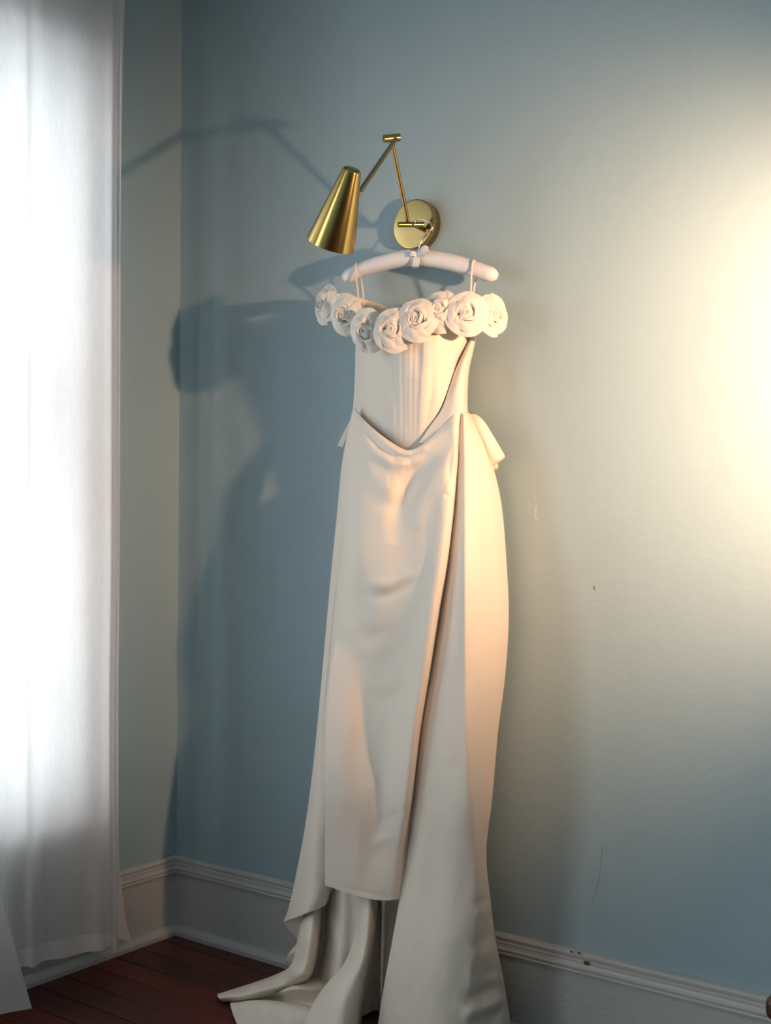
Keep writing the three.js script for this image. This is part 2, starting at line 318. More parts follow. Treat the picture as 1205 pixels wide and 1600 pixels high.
{
  // second panel further along the rod, its lower corner flared out over the floor
  const cols = [0, 0.12, 0.25, 0.38, 0.5, 0.62, 0.75, 0.88, 1];
  const edge = [[-150, -70], [300, -66], [800, -55], [1150, -32], [1375, 0], [1460, 22], [1530, 42], [1556, 50]];
  const rows = edge.map(([y, e], j) => cols.map((t, i) => {
    const p = e - (1 - t) * 520, x = j ? 0.150 + 0.014 * Math.sin(i * 2.4) * (0.5 + j / 9) + 0.004 * j * t : 0.085;
    const ref = j ? UL(e, y, 0.13).y : 2.449; let a = y - 500, c = y + 900; for (let q = 0; q < 50; q++) { const m = (a + c) / 2; if (UL(p, m, x).y > ref) a = m; else c = m; }
    return [p, a, x];
  }));
  const cB = thing('sheer_curtain', V(0.13, 0.03, 0.95), 'white sheer curtain panel with a flared lower corner reaching almost to the floor', 'curtain');
  part('curtain_cloth', cloth(rows, UL, { nu: 140, nv: 60, thick: 0.0009, wrinkle: 0.0008, wscale: 40 }), M.sheer, cB);
  const band = [0.955, 0.975, 1].map((v) => cols.map((_, c) => { const q = spline(rows.map((r) => r[c]), v); return [q[0], q[1], q[2] + 0.0025]; }));
  part('bottom_hem', cloth(band, UL, { nu: 80, nv: 8, thick: 0.0012, wrinkle: 0.0006, wscale: 18 }), M.sheerHem, cB, 'stitched double-layer bottom hem');
}

// ---------------------------------------------------------------- wall sconces
function sconce(label, p, lit) {
  const s = thing('wall_sconce', p.plate.clone(), label, 'wall lamp', 'brass wall sconces');
  const out = V(0, 0, 1), front = p.plate.clone().add(V(0, 0, p.depth));
  part('back_plate', lathe([[0, 0], [p.radius, 0], [p.radius, p.depth - 0.003], [p.radius - 0.0008, p.depth - 0.0008], [p.radius - 0.003, p.depth], [0.0, p.depth]], p.plate, out, 72), M.brassPolished, s);
  const screw = front.clone().add(V(p.radius * 0.97, 0.0, -p.depth * 0.5));
  part('screw', new THREE.SphereGeometry(0.0028, 14, 10).translate(screw.x, screw.y, screw.z), M.brass, s);
  const barrel = (a, b, r, n) => { const d = b.clone().sub(a), L = d.length(); return part(n, lathe([[0, 0], [r - 0.0008, 0], [r, 0.0008], [r, L - 0.0008], [r - 0.0008, L], [0, L]], a, d, 32), M.brass, s); };
  part('stem', rod(front.clone().add(V(0, 0, -0.002)), p.mount[0].clone().lerp(p.mount[1], 0.5), 0.0055), M.brass, s);
  barrel(p.mount[0], p.mount[1], 0.0058, 'pivot_barrel');
  part('lower_arm', rod(p.low, p.elbowIn, 0.0042), M.brass, s);
  barrel(p.elbow[0], p.elbow[1], 0.0078, 'elbow_barrel');
  part('upper_arm', rod(p.up, p.hold, 0.0048), M.brass, s);
  const axis = p.mouth.clone().sub(p.top), L = axis.length(); axis.normalize();
  const shade = part('shade', lathe([[0.0005, 0.0], [p.r0 - 0.004, 0.0], [p.r0, 0.004], [p.r1, L], [p.r1 - 0.0006, L + 0.0006], [p.r1 - 0.0012, L], [p.r0 - 0.001, 0.006], [0.0005, 0.004]], p.top, axis, 64), M.brass, s);
  part('shade_lining', lathe([[p.r0 - 0.0016, 0.012], [p.r1 - 0.0018, L - 0.001]], p.top, axis, 64), M.shadeInside, shade);
  const bp = p.mouth.clone().addScaledVector(axis, -0.055), bulb = part('bulb', new THREE.SphereGeometry(0.017, 24, 16).translate(bp.x, bp.y, bp.z), lit ? M.bulb : M.bulbOff, shade);
  part('knuckle', rod(p.hold, p.hold.clone().lerp(p.top.clone().lerp(p.mouth, 0.38), 0.8), 0.006), M.brass, s);
  return s;
}
const face = U(645.5, 350, 0.026);
const sconceA = sconce('unlit brass swing-arm wall sconce with cone shade, above the hanging gown', {
  plate: V(face.x, face.y, 0), depth: 0.026, radius: 0.0535,
  mount: [U(622, 351, 0.078), U(662, 351, 0.036)], low: U(638, 348, 0.061), elbowIn: U(612, 219, 0.150),
  elbow: [U(599.5, 217, 0.166), U(625, 214.5, 0.140)], up: U(619, 217, 0.147), hold: U(562, 300, 0.368),
  top: U(551, 263, 0.408), mouth: U(517.5, 381, 0.376), r0: 0.0170, r1: 0.0460,
}, false);
const mouthB = LAMP_MOUTH, topB = LAMP_MOUTH.clone().addScaledVector(LAMP_AIM, -0.157), plateB = V(2.30, 1.63, 0);
sconce('lit brass swing-arm wall sconce with cone shade aimed along the wall at the gown', {
  plate: plateB, depth: 0.026, radius: 0.0535,
  mount: [plateB.clone().add(V(-0.015, 0, 0.072)), plateB.clone().add(V(0.022, 0, 0.044))], low: plateB.clone().add(V(0, 0.004, 0.058)), elbowIn: V(2.35, 1.76, 0.30),
  elbow: [V(2.332, 1.765, 0.292), V(2.366, 1.765, 0.315)], up: V(2.35, 1.762, 0.302), hold: topB.clone().lerp(mouthB, 0.3).add(V(0, 0.03, 0)),
  top: topB, mouth: mouthB, r0: 0.0170, r1: 0.0460,
}, true);

// ---------------------------------------------------------------- padded hanger
{
  const c0 = U(652, 404, 0.066);
  const h = thing('padded_hanger', c0, 'white satin padded clothes hanger with ribbon bow, hooked on the sconce', 'hanger');
  const pts = [[536, 437, 0.062], [548, 430, 0.062], [572, 419, 0.063], [605, 409, 0.065], [635, 403.5, 0.066], [652, 403, 0.066], [670, 404, 0.066], [700, 409, 0.065], [730, 417, 0.064], [758, 426, 0.063], [778, 432, 0.062]];
  const curve = new THREE.CatmullRomCurve3(pts.map((p) => U(...p))), n = 120, g = new THREE.TubeGeometry(curve, n, 1, 28), pos = g.attributes.position;
  const ctr = curve.getSpacedPoints(n);
  for (let i = 0; i <= n; i++) {
    const t = i / n, end = Math.min(t, 1 - t), c = curve.getPointAt(t);
    let r = 0.0165 * Math.min(1, Math.sqrt(1 - Math.pow(1 - Math.min(1, end / 0.06), 2)) + 0.02) * (0.86 + 0.14 * Math.min(1, end / 0.25));
    r *= 1 - 0.16 * Math.exp(-Math.pow((t - 0.485) / 0.012, 2)) - 0.05 * Math.exp(-Math.pow((t - 0.14) / 0.01, 2)) - 0.05 * Math.exp(-Math.pow((t - 0.86) / 0.01, 2));
    for (let k = 0; k <= 28; k++) { const q = i * 29 + k, v = V().fromBufferAttribute(pos, q).sub(c); v.multiplyScalar(r * (1 + 0.035 * (vnoise(t * 60, k * 0.7, 9) - 0.5))); v.y *= 1.05; v.add(c); pos.setXYZ(q, v.x, v.y, v.z); }
  }
  g.computeVertexNormals(); part('padded_arm', g, M.padding, h);
  // wire hook over the lamp's pivot barrel
  const hk = [[653, 396, 0.066], [655, 386, 0.066], [659, 376, 0.064], [668, 365, 0.060], [674, 357, 0.057], [672, 348, 0.055], [660, 343, 0.056], [650, 345, 0.058], [646, 353, 0.062]].map((p) => U(...p));
  part('hook', tube(hk, 0.0014, 60, 8), M.steel, h);
  // ribbon tied round the middle
  const bowLoop = (list) => cloth(list, U, { nu: 14, nv: 24, thick: 0.001, wrinkle: 0 });
  part('ribbon_loop', bowLoop([[[652, 396, 0.084], [652, 402, 0.086]], [[658, 388, 0.088], [663, 398, 0.094]], [[664, 384, 0.086], [670, 393, 0.092]], [[669, 386, 0.078], [668, 394, 0.082]]]), M.padding, h);
  part('ribbon_loop', bowLoop([[[652, 395, 0.084], [652, 401, 0.086]], [[645, 392, 0.088], [644, 400, 0.090]], [[640, 394, 0.086], [640, 401, 0.088]], [[644, 397, 0.080], [645, 402, 0.082]]]), M.padding, h);
  part('ribbon_band', bowLoop([[[648, 394, 0.066], [656, 394, 0.066]], [[647, 398, 0.083], [657, 398, 0.083]], [[646, 408, 0.086], [656, 408, 0.086]], [[644, 417, 0.080], [655, 417, 0.080]], [[645, 419, 0.062], [655, 419, 0.062]]]), M.padding, h);
}

// ---------------------------------------------------------------- the gown
const gown = thing('wedding_gown', V(0.80, 0, 0.12), 'ivory off-shoulder wedding gown with fabric roses, hanging from the padded hanger', 'gown');
const G = (name, rows, opt, mat = M.satin, to = U, label) => part(name, cloth(rows, to, opt), mat, gown, label);
const row = (y, list) => list.map(([px, z, dy = 0]) => [px, y + dy, z]);
// bodice
{
  const bones = [[597, 604], [612, 616], [624, 626], [634, 634], [641, 640], [651, 647], [664, 654]].map(([a, b]) => [0.0017, 2.2, [[a, 505], [a * 0.5 + b * 0.5 - 1, 600], [b, 700]]]);
  const extra = folds([...bones,
    [-0.008, 9, [[650, 520], [652, 550], [655, 590]]], [0.006, 6, [[664, 520], [664, 580], [660, 640], [655, 690]]],
    [-0.004, 5, [[715, 530], [700, 560], [690, 600]]], [0.004, 4, [[722, 530], [706, 565], [697, 600]]], [-0.005, 5, [[575, 540], [585, 570]]], [0.003, 4, [[568, 535], [580, 565], [590, 600]]],
    [-0.003, 4, [[680, 570], [673, 620], [665, 670]]]]);
  G('bodice_front', [
    row(496, [[562, 0.06], [590, 0.15], [625, 0.185], [660, 0.188], [695, 0.165], [728, 0.11], [742, 0.05]]),
    row(540, [[556, 0.06], [585, 0.140], [620, 0.180], [657, 0.186], [690, 0.160], [722, 0.105], [737, 0.05]]),
    row(580, [[555, 0.06], [584, 0.132], [619, 0.170], [657, 0.176], [689, 0.152], [718, 0.10], [731, 0.045]]),
    row(620, [[553, 0.06], [582, 0.125], [618, 0.160], [656, 0.166], [688, 0.145], [715, 0.10], [728, 0.045]]),
    row(660, [[550, 0.06], [581, 0.120], [618, 0.152], [656, 0.156], [688, 0.138], [716, 0.10], [730, 0.045]]),
    row(720, [[545, 0.06], [581, 0.110], [618, 0.140], [656, 0.145], [690, 0.130], [722, 0.09], [742, 0.045]]),
  ], { nu: 220, nv: 150, extra, wrinkle: 0.001 });
  G('bodice_back', [
    row(512, [[562, 0.055], [600, 0.035], [650, 0.026], [700, 0.028], [738, 0.05]]),
    row(560, [[556, 0.058], [600, 0.034], [650, 0.026], [700, 0.028], [733, 0.048]]),
    row(640, [[553, 0.058], [600, 0.034], [650, 0.026], [700, 0.028], [729, 0.046]]),
    row(720, [[545, 0.058], [600, 0.034], [650, 0.028], [700, 0.03], [742, 0.046]]),
  ], { nu: 40, nv: 40 }, M.lining, U, 'golden ivory lining of the back');
  // crossing drape from the underarm to the point of the waist
  G('bodice_drape', [
    row(524, [[737, 0.072], [739, 0.078], [741, 0.076], [744, 0.068], [745, 0.05]]),
    row(552, [[724, 0.108], [729, 0.112], [734, 0.104], [738, 0.082], [739, 0.048]]),
    row(580, [[711, 0.120], [720, 0.126], [727, 0.118], [732, 0.088], [733, 0.045]]),
    row(610, [[701, 0.133], [714, 0.139], [724, 0.128], [729, 0.092], [731, 0.045]]),
    row(640, [[690, 0.145], [709, 0.150], [722, 0.137], [729, 0.095], [731, 0.045]]),
    row(668, [[671, 0.155], [700, 0.159], [720, 0.145], [730, 0.10], [736, 0.045]]),
    row(692, [[655, 0.160], [692, 0.163], [718, 0.150], [733, 0.10], [746, 0.045]]),
  ], { nu: 60, nv: 90, extra: folds([[0.004, 4, [[728, 545], [716, 585], [704, 630]]], [-0.003, 4, [[735, 560], [724, 600], [718, 640]]]]), wrinkle: 0.0015 });
}
// the full skirt swells away from the wall below the hips and hangs back in towards the hem
const ramp = (a, b, t) => { const k = Math.min(1, Math.max(0, (t - a) / (b - a))); return k * k * (3 - 2 * k); };
const swell = (rows) => rows.map((r) => r.map(([px, py, z]) => [px, py, z + 0.031 * ramp(720, 930, py) * (1 - ramp(1180, 1400, py)) * ramp(0.09, 0.19, z)]));
// skirt: front panel draped in cowl folds from both hips, with a rolled right edge
{
  const F = [
    [[553, 638, 0.100], [575, 662, 0.136], [606, 687, 0.158], [637, 703, 0.166], [664, 692, 0.168], [691, 667, 0.160], [708, 650, 0.156], [717, 640, 0.135]],
    [[550, 648, 0.100], [571, 674, 0.146], [602, 701, 0.176], [635, 716, 0.186], [667, 704, 0.186], [696, 680, 0.176], [711, 664, 0.168], [719, 656, 0.140]],
    [[546, 668, 0.098], [566, 695, 0.150], [600, 722, 0.173], [636, 738, 0.176], [671, 724, 0.180], [699, 703, 0.180], [712, 692, 0.174], [720, 684, 0.145]],
    [[540, 712, 0.105], [562, 737, 0.160], [598, 764, 0.178], [636, 778, 0.176], [670, 768, 0.182], [696, 752, 0.190], [709, 744, 0.180], [717, 738, 0.163]],
    [[536, 790, 0.115], [558, 806, 0.165], [592, 826, 0.176], [630, 838, 0.174], [662, 834, 0.182], [690, 824, 0.195], [703, 818, 0.184], [710, 814, 0.163]],
    [[538, 864, 0.120], [556, 876, 0.165], [590, 892, 0.174], [626, 900, 0.174], [658, 898, 0.182], [682, 892, 0.196], [695, 888, 0.184], [701, 886, 0.163]],
    [[531, 950, 0.128], [551, 954, 0.148], [584, 960, 0.168], [622, 962, 0.174], [652, 960, 0.184], [672, 956, 0.198], [684, 952, 0.186], [690, 950, 0.163]],
    [[518, 1048, 0.155], [543, 1050, 0.158], [576, 1052, 0.156], [614, 1052, 0.166], [642, 1050, 0.182], [659, 1047, 0.198], [670, 1044, 0.186], [675, 1042, 0.163]],
    [[510, 1140, 0.172], [538, 1144, 0.176], [570, 1148, 0.164], [604, 1150, 0.164], [630, 1148, 0.182], [645, 1144, 0.196], [654, 1141, 0.184], [659, 1139, 0.163]],
    [[508, 1230, 0.184], [534, 1236, 0.190], [564, 1242, 0.182], [596, 1246, 0.172], [619, 1245, 0.182], [634, 1240, 0.192], [643, 1236, 0.182], [648, 1233, 0.163]],
    [[508, 1312, 0.188], [532, 1320, 0.196], [558, 1326, 0.194], [586, 1331, 0.184], [608, 1332, 0.186], [622, 1329, 0.188], [631, 1326, 0.178], [638, 1322, 0.163]],
    [[508, 1383, 0.190], [530, 1391, 0.198], [554, 1399, 0.200], [580, 1405, 0.196], [600, 1407, 0.190], [614, 1406, 0.184], [623, 1404, 0.174], [630, 1402, 0.163]],
  ];
  const extra = folds([
    [-0.022, 5.5, [[548, 648], [572, 676], [598, 702], [618, 714], [640, 716], [664, 706], [704, 672]]], [0.012, 7, [[548, 640], [577, 668], [604, 692], [632, 706], [662, 696], [700, 664]]],
    [0.014, 9, [[550, 664], [585, 704], [612, 724], [634, 728]]],
    [-0.024, 12, [[716, 676], [680, 704], [652, 735], [634, 770], [622, 805], [612, 850]]], [0.010, 14, [[720, 700], [690, 730], [665, 770], [650, 830]]], [0.008, 12, [[560, 715], [585, 745], [605, 760], [625, 752]]], [-0.006, 10, [[562, 765], [590, 785], [615, 792], [635, 780]]],
    [-0.006, 7, [[556, 922], [588, 934], [612, 928], [640, 914], [666, 902]]], [0.008, 9, [[565, 912], [605, 914], [650, 892]]], [-0.003, 10, [[570, 1085], [596, 1096], [625, 1084], [646, 1068]]], [0.003, 10, [[560, 1062], [600, 1072], [640, 1050]]], [-0.004, 9, [[552, 985], [575, 998], [600, 990], [625, 980]]],
    [0.009, 9, [[545, 870], [551, 930], [558, 990], [562, 1030]]], [-0.010, 7, [[537, 880], [541, 930], [546, 980]]],
    [-0.006, 14, [[556, 1030], [566, 1090], [580, 1160], [592, 1230]]],
    [-0.003, 6, [[585, 1290], [615, 1275], [640, 1262]]], [0.003, 6, [[575, 1325], [600, 1312], [628, 1300]]], [-0.0012, 2.5, [[508, 1376], [554, 1391], [600, 1400], [625, 1397]]],
    [0.005, 4, [[716, 680], [710, 715], [706, 745]]], [-0.006, 3.5, [[711, 690], [704, 725], [699, 770]]], [0.004, 3, [[703, 745], [697, 772]]], [-0.005, 3, [[694, 774], [706, 776]]],
  ]);
  G('front_skirt_panel', swell(F), { nu: 230, nv: 420, extra, wrinkle: 0.0022, wscale: 34 });
}
// skirt: side panel with a pressed crease; lamp side of it runs back to the wall
{
  const S = [
    row(646, [[715, 0.128], [720, 0.140], [725, 0.146], [729, 0.130], [732, 0.090], [734, 0.042]]),
    row(690, [[712, 0.161], [719, 0.160], [726, 0.166], [738, 0.146], [750, 0.098], [757, 0.040]]),
    row(730, [[708, 0.161], [717, 0.166], [727, 0.175], [743, 0.150], [760, 0.100], [771, 0.038]]),
    row(790, [[702, 0.161], [714, 0.170], [727, 0.183], [747, 0.154], [769, 0.100], [784, 0.036]]),
    row(870, [[692, 0.161], [710, 0.174], [727, 0.190], [750, 0.158], [775, 0.100], [791, 0.034]]),
    row(960, [[679, 0.161], [703, 0.178], [727, 0.196], [752, 0.160], [779, 0.100], [795, 0.034]]),
    row(1050, [[664, 0.161], [696, 0.182], [727, 0.200], [752, 0.162], [776, 0.100], [790, 0.034]]),
    row(1150, [[649, 0.161], [690, 0.188], [728, 0.204], [748, 0.164], [766, 0.102], [778, 0.036]]),
    row(1250, [[640, 0.161], [686, 0.194], [732, 0.205], [748, 0.164], [760, 0.104], [769, 0.042]]),
    row(1330, [[634, 0.164], [684, 0.200], [738, 0.202], [748, 0.162], [755, 0.108], [760, 0.048]]),
    row(1400, [[625, 0.174], [681, 0.206], [742, 0.198], [752, 0.156], [761, 0.106], [766, 0.052]]),
    row(1470, [[613, 0.186], [674, 0.214], [738, 0.198], [754, 0.152], [768, 0.104], [775, 0.056]]),
    row(1535, [[601, 0.200], [664, 0.222], [730, 0.204], [756, 0.156], [778, 0.110], [788, 0.060]]),
    [FZ(586, 0.222), FZ(652, 0.240), FZ(718, 0.218), FZ(756, 0.172), FZ(788, 0.128), FZ(803, 0.075)],
  ];
  const extra = folds([
    [0.004, 3, [[727, 660], [727, 800], [727, 1000], [728, 1150], [732, 1260]]], [0.004, 5, [[745, 690], [755, 760], [764, 830], [770, 890]]], [-0.004, 5, [[750, 720], [760, 800], [766, 870], [776, 892], [785, 890]]],
    [-0.006, 12, [[690, 1180], [680, 1330], [668, 1450], [655, 1580]]], [0.006, 16, [[712, 1200], [708, 1350], [700, 1480], [685, 1600]]], [0.005, 14, [[655, 1300], [640, 1430], [622, 1560]]],
    [-0.010, 6, [[746, 1352], [756, 1344], [772, 1338]]], [0.009, 6, [[746, 1366], [758, 1357], [774, 1348]]], [-0.009, 7, [[744, 1418], [760, 1406], [780, 1390]]], [0.009, 7, [[744, 1436], [762, 1422], [784, 1404]]],
    [-0.012, 7, [[738, 1484], [758, 1466], [790, 1440]]], [0.011, 8, [[742, 1506], [764, 1488], [796, 1472]]], [-0.016, 8, [[724, 1566], [752, 1552], [776, 1544], [804, 1550]]], [0.017, 8, [[722, 1592], [754, 1576], [780, 1566], [806, 1556]]], [-0.010, 6, [[764, 1606], [780, 1580], [796, 1562]]], [-0.008, 6, [[750, 1530], [766, 1518], [786, 1514]]],
  ]);
  G('side_skirt_panel', swell(S), { nu: 180, nv: 380, extra, wrinkle: 0.002, wscale: 30 });
}
// skirt: back panels
G('back_skirt_panel', [
  row(640, [[551, 0.060], [565, 0.082], [585, 0.098], [610, 0.10]]),
  row(720, [[535, 0.062], [546, 0.090], [570, 0.102], [600, 0.11]]),
  row(800, [[527, 0.066], [536, 0.094], [562, 0.108], [592, 0.12]]),
  row(900, [[517, 0.070], [528, 0.104], [556, 0.112], [586, 0.12]]),
  row(1000, [[508, 0.076], [519, 0.114], [546, 0.122], [576, 0.13]]),
  row(1100, [[499, 0.082], [508, 0.124], [536, 0.132], [566, 0.13]]),
  row(1200, [[489, 0.090], [501, 0.134], [528, 0.138], [556, 0.13]]),
  row(1290, [[477, 0.098], [494, 0.146], [520, 0.140], [546, 0.13]]),
  row(1370, [[462, 0.108], [486, 0.158], [514, 0.146], [530, 0.12]]),
  [[450, 1422, 0.108], [480, 1412, 0.170], [508, 1402, 0.150], [516, 1396, 0.115]],
  [[442, 1441, 0.106], [476, 1428, 0.172], [507, 1415, 0.150], [515, 1402, 0.115]],
], { nu: 90, nv: 300, wrinkle: 0.002, wscale: 22, extra: folds([[0.013, 4, [[532, 780], [521, 900], [512, 1000], [503, 1100], [496, 1200], [488, 1300]]], [-0.012, 4, [[541, 790], [530, 900], [519, 1010], [508, 1110], [503, 1210]]], [-0.008, 4, [[526, 810], [514, 920], [505, 1010]]]]) });
G('hem_flute', [
  [[443, 1440, 0.106], [460, 1434, 0.128], [482, 1426, 0.140]], [[450, 1453, 0.098], [464, 1446, 0.112], [482, 1438, 0.132]], [[461, 1464, 0.082], [468, 1462, 0.100], [480, 1455, 0.125]],
  [[464, 1473, 0.088], [470, 1472, 0.105], [479, 1470, 0.125]], [[454, 1486, 0.106], [464, 1484, 0.118], [477, 1480, 0.125]], [[448, 1496, 0.104], [461, 1496, 0.112], [474, 1494, 0.122]], [[450, 1507, 0.090], [460, 1510, 0.102], [470, 1508, 0.120]], [[457, 1517, 0.085], [463, 1520, 0.1], [470, 1520, 0.12]],
], { nu: 30, nv: 100, wrinkle: 0.001 });
G('rear_skirt_layer', [
  row(640, [[560, 0.05], [600, 0.03], [650, 0.024], [700, 0.026], [733, 0.038]]), row(720, [[538, 0.055], [590, 0.032], [650, 0.024], [715, 0.024], [768, 0.034]]),
  row(900, [[518, 0.066], [580, 0.036], [650, 0.026], [725, 0.024], [791, 0.030]]), row(1100, [[500, 0.078], [570, 0.042], [645, 0.03], [720, 0.026], [783, 0.032]]),
  row(1300, [[478, 0.092], [550, 0.052], [630, 0.04], [700, 0.036], [760, 0.044]]), row(1400, [[468, 0.098], [545, 0.062], [625, 0.05], [700, 0.046], [764, 0.05]]),
  [FZ(478, 0.13), FZ(560, 0.085), FZ(640, 0.07), FZ(720, 0.06), FZ(800, 0.062)],
], { nu: 60, nv: 120 });
// train: folds below the hem
const onFloor = (px, py, h) => [px, py, UG(px, py, h).z];
G('train_folds', [
  row(1372, [[502, 0.110], [510, 0.088], [518, 0.108], [535, 0.126], [552, 0.120], [566, 0.122], [585, 0.108], [593, 0.080], [602, 0.112], [628, 0.114]]),
  row(1425, [[500, 0.112], [509, 0.090], [517, 0.116], [534, 0.136], [551, 0.128], [565, 0.124], [583, 0.108], [593, 0.080], [603, 0.116], [624, 0.118]]),
  row(1480, [[494, 0.120], [505, 0.098], [514, 0.130], [530, 0.152], [548, 0.142], [560, 0.136], [578, 0.112], [592, 0.082], [602, 0.124], [616, 0.124]]),
  row(1520, [[484, 0.140], [496, 0.118], [509, 0.146], [526, 0.168], [545, 0.154], [558, 0.144], [574, 0.118], [591, 0.086], [600, 0.132], [610, 0.130]]),
  [FZ(470, 0.180, 0.01), FZ(484, 0.165, 0.01), FZ(500, 0.182, 0.01), FZ(520, 0.200, 0.01), FZ(542, 0.178), FZ(556, 0.158), FZ(572, 0.128), FZ(590, 0.098), FZ(598, 0.145), FZ(606, 0.14)],
], { nu: 180, nv: 110, wrinkle: 0.0016, wscale: 24 });
G('train_fold', [                                        // soft column that turns on to the floor and runs out to a point
  row(1385, [[480, 0.098], [486, 0.122], [494, 0.130], [501, 0.118], [506, 0.098]]),
  row(1425, [[473, 0.116], [480, 0.148], [490, 0.158], [499, 0.140], [504, 0.106]]),
  row(1465, [[466, 0.142], [474, 0.176], [485, 0.188], [495, 0.164], [500, 0.120]]),
  [[460, 1494, 0.152], [468, 1499, 0.188], [479, 1502, 0.202], [489, 1502, 0.178], [495, 1500, 0.135]],
  [[452, 1511, 0.170], [459, 1519, 0.205], [468, 1525, 0.220], [478, 1528, 0.200], [484, 1528, 0.165]],
  [onFloor(432, 1522, 0.022), onFloor(438, 1528, 0.044), onFloor(446, 1537, 0.046), onFloor(454, 1544, 0.030), onFloor(460, 1548, 0.010)],
  [onFloor(400, 1534, 0.012), onFloor(404, 1539, 0.034), onFloor(410, 1547, 0.038), onFloor(417, 1555, 0.022), onFloor(422, 1559, 0.006)],
  [onFloor(366, 1545, 0.008), onFloor(369, 1550, 0.024), onFloor(374, 1556, 0.026), onFloor(380, 1562, 0.016), onFloor(384, 1565, 0.004)],
  [onFloor(340, 1553, 0.004), onFloor(340, 1555, 0.012), onFloor(341, 1558, 0.014), onFloor(344, 1562, 0.010), onFloor(348, 1565, 0.003)],
], { nu: 70, nv: 190, wrinkle: 0.0016, wscale: 26 });
G('train_fold', [
  row(1392, [[557, 0.135], [566, 0.168], [577, 0.176], [586, 0.160], [591, 0.120]]),
  row(1430, [[556, 0.145], [565, 0.182], [576, 0.190], [585, 0.170], [589, 0.125]]),
  row(1470, [[552, 0.155], [562, 0.196], [573, 0.206], [582, 0.180], [586, 0.130]]),
  row(1508, [[536, 0.175], [550, 0.218], [565, 0.228], [575, 0.198], [580, 0.140]]),
  row(1545, [[504, 0.212], [525, 0.250], [548, 0.256], [566, 0.220], [573, 0.155]]),
  row(1580, [[484, 0.252], [508, 0.284], [537, 0.286], [558, 0.244], [568, 0.170]]),
  [FZ(468, 0.300), FZ(494, 0.325), FZ(526, 0.322), FZ(550, 0.275), FZ(562, 0.190)],
], { nu: 80, nv: 150, wrinkle: 0.0016, wscale: 26, extra: folds([[0.005, 6, [[560, 1490], [535, 1530], [505, 1580]]], [-0.004, 8, [[570, 1500], [552, 1545], [535, 1600]]]]) });
// train lying on the floor
G('floor_train', [
  [[382, 1557, 0.006], [412, 1548, 0.010], [440, 1541, 0.016], [466, 1530, 0.022], [492, 1520, 0.030], [520, 1512, 0.040]],
  [[374, 1561, 0.006], [408, 1555, 0.012], [438, 1548, 0.030], [462, 1538, 0.046], [490, 1532, 0.052], [522, 1526, 0.054]],
  [[364, 1565, 0.005], [404, 1560, 0.010], [432, 1553, 0.022], [458, 1546, 0.046], [490, 1544, 0.054], [524, 1540, 0.056]],
  [[360, 1567, 0.004], [404, 1562, 0.008], [434, 1562, 0.006], [460, 1565, 0.012], [492, 1570, 0.016], [526, 1562, 0.030]],
  [[360, 1570, 0.012], [398, 1565, 0.022], [440, 1569, 0.028], [474, 1575, 0.030], [500, 1579, 0.032], [536, 1580, 0.032]],
  [[364, 1584, 0.008], [402, 1588, 0.012], [446, 1594, 0.016], [482, 1600, 0.018], [510, 1604, 0.020], [546, 1604, 0.020]],
  [[378, 1618, 0.003], [416, 1626, 0.004], [460, 1634, 0.004], [496, 1640, 0.004], [530, 1640, 0.004], [560, 1640, 0.004]],
], { nu: 140, nv: 140, wrinkle: 0.002, wscale: 26 }, M.satin, UG);
// sash bow at the back of the waist
{
  G('bow_loop', [
    [[733, 648, 0.046], [735, 656, 0.050], [737, 664, 0.046]], [[745, 649, 0.050], [745, 666, 0.062], [747, 684, 0.052]], [[757, 660, 0.052], [755, 681, 0.066], [756, 705, 0.054]],
    [[772, 684, 0.052], [767, 704, 0.064], [764, 722, 0.054]], [[788, 710, 0.050], [778, 719, 0.054], [767, 727, 0.050]],
    [[784, 711, 0.040], [775, 719, 0.036], [765, 726, 0.038]], [[764, 684, 0.032], [760, 694, 0.030], [756, 702, 0.034]], [[738, 652, 0.034], [738, 660, 0.032], [738, 668, 0.036]],
  ], { nu: 40, nv: 90, wrinkle: 0.001 });
  G('bow_loop', [[[738, 660, 0.032], [742, 672, 0.034]], [[760, 700, 0.030], [756, 712, 0.034]], [[778, 724, 0.030], [768, 730, 0.034]], [[775, 733, 0.026], [764, 735, 0.024]], [[758, 714, 0.022], [752, 718, 0.022]]], { nu: 16, nv: 60, wrinkle: 0.001 }, M.satin);
  G('bow_tail', [[[552, 648, 0.050], [556, 652, 0.050]], [[541, 668, 0.046], [546, 672, 0.046]], [[533, 684, 0.042], [540, 688, 0.042]], [[527, 697, 0.040], [536, 698, 0.040]]], { nu: 12, nv: 40, wrinkle: 0.001 });
}
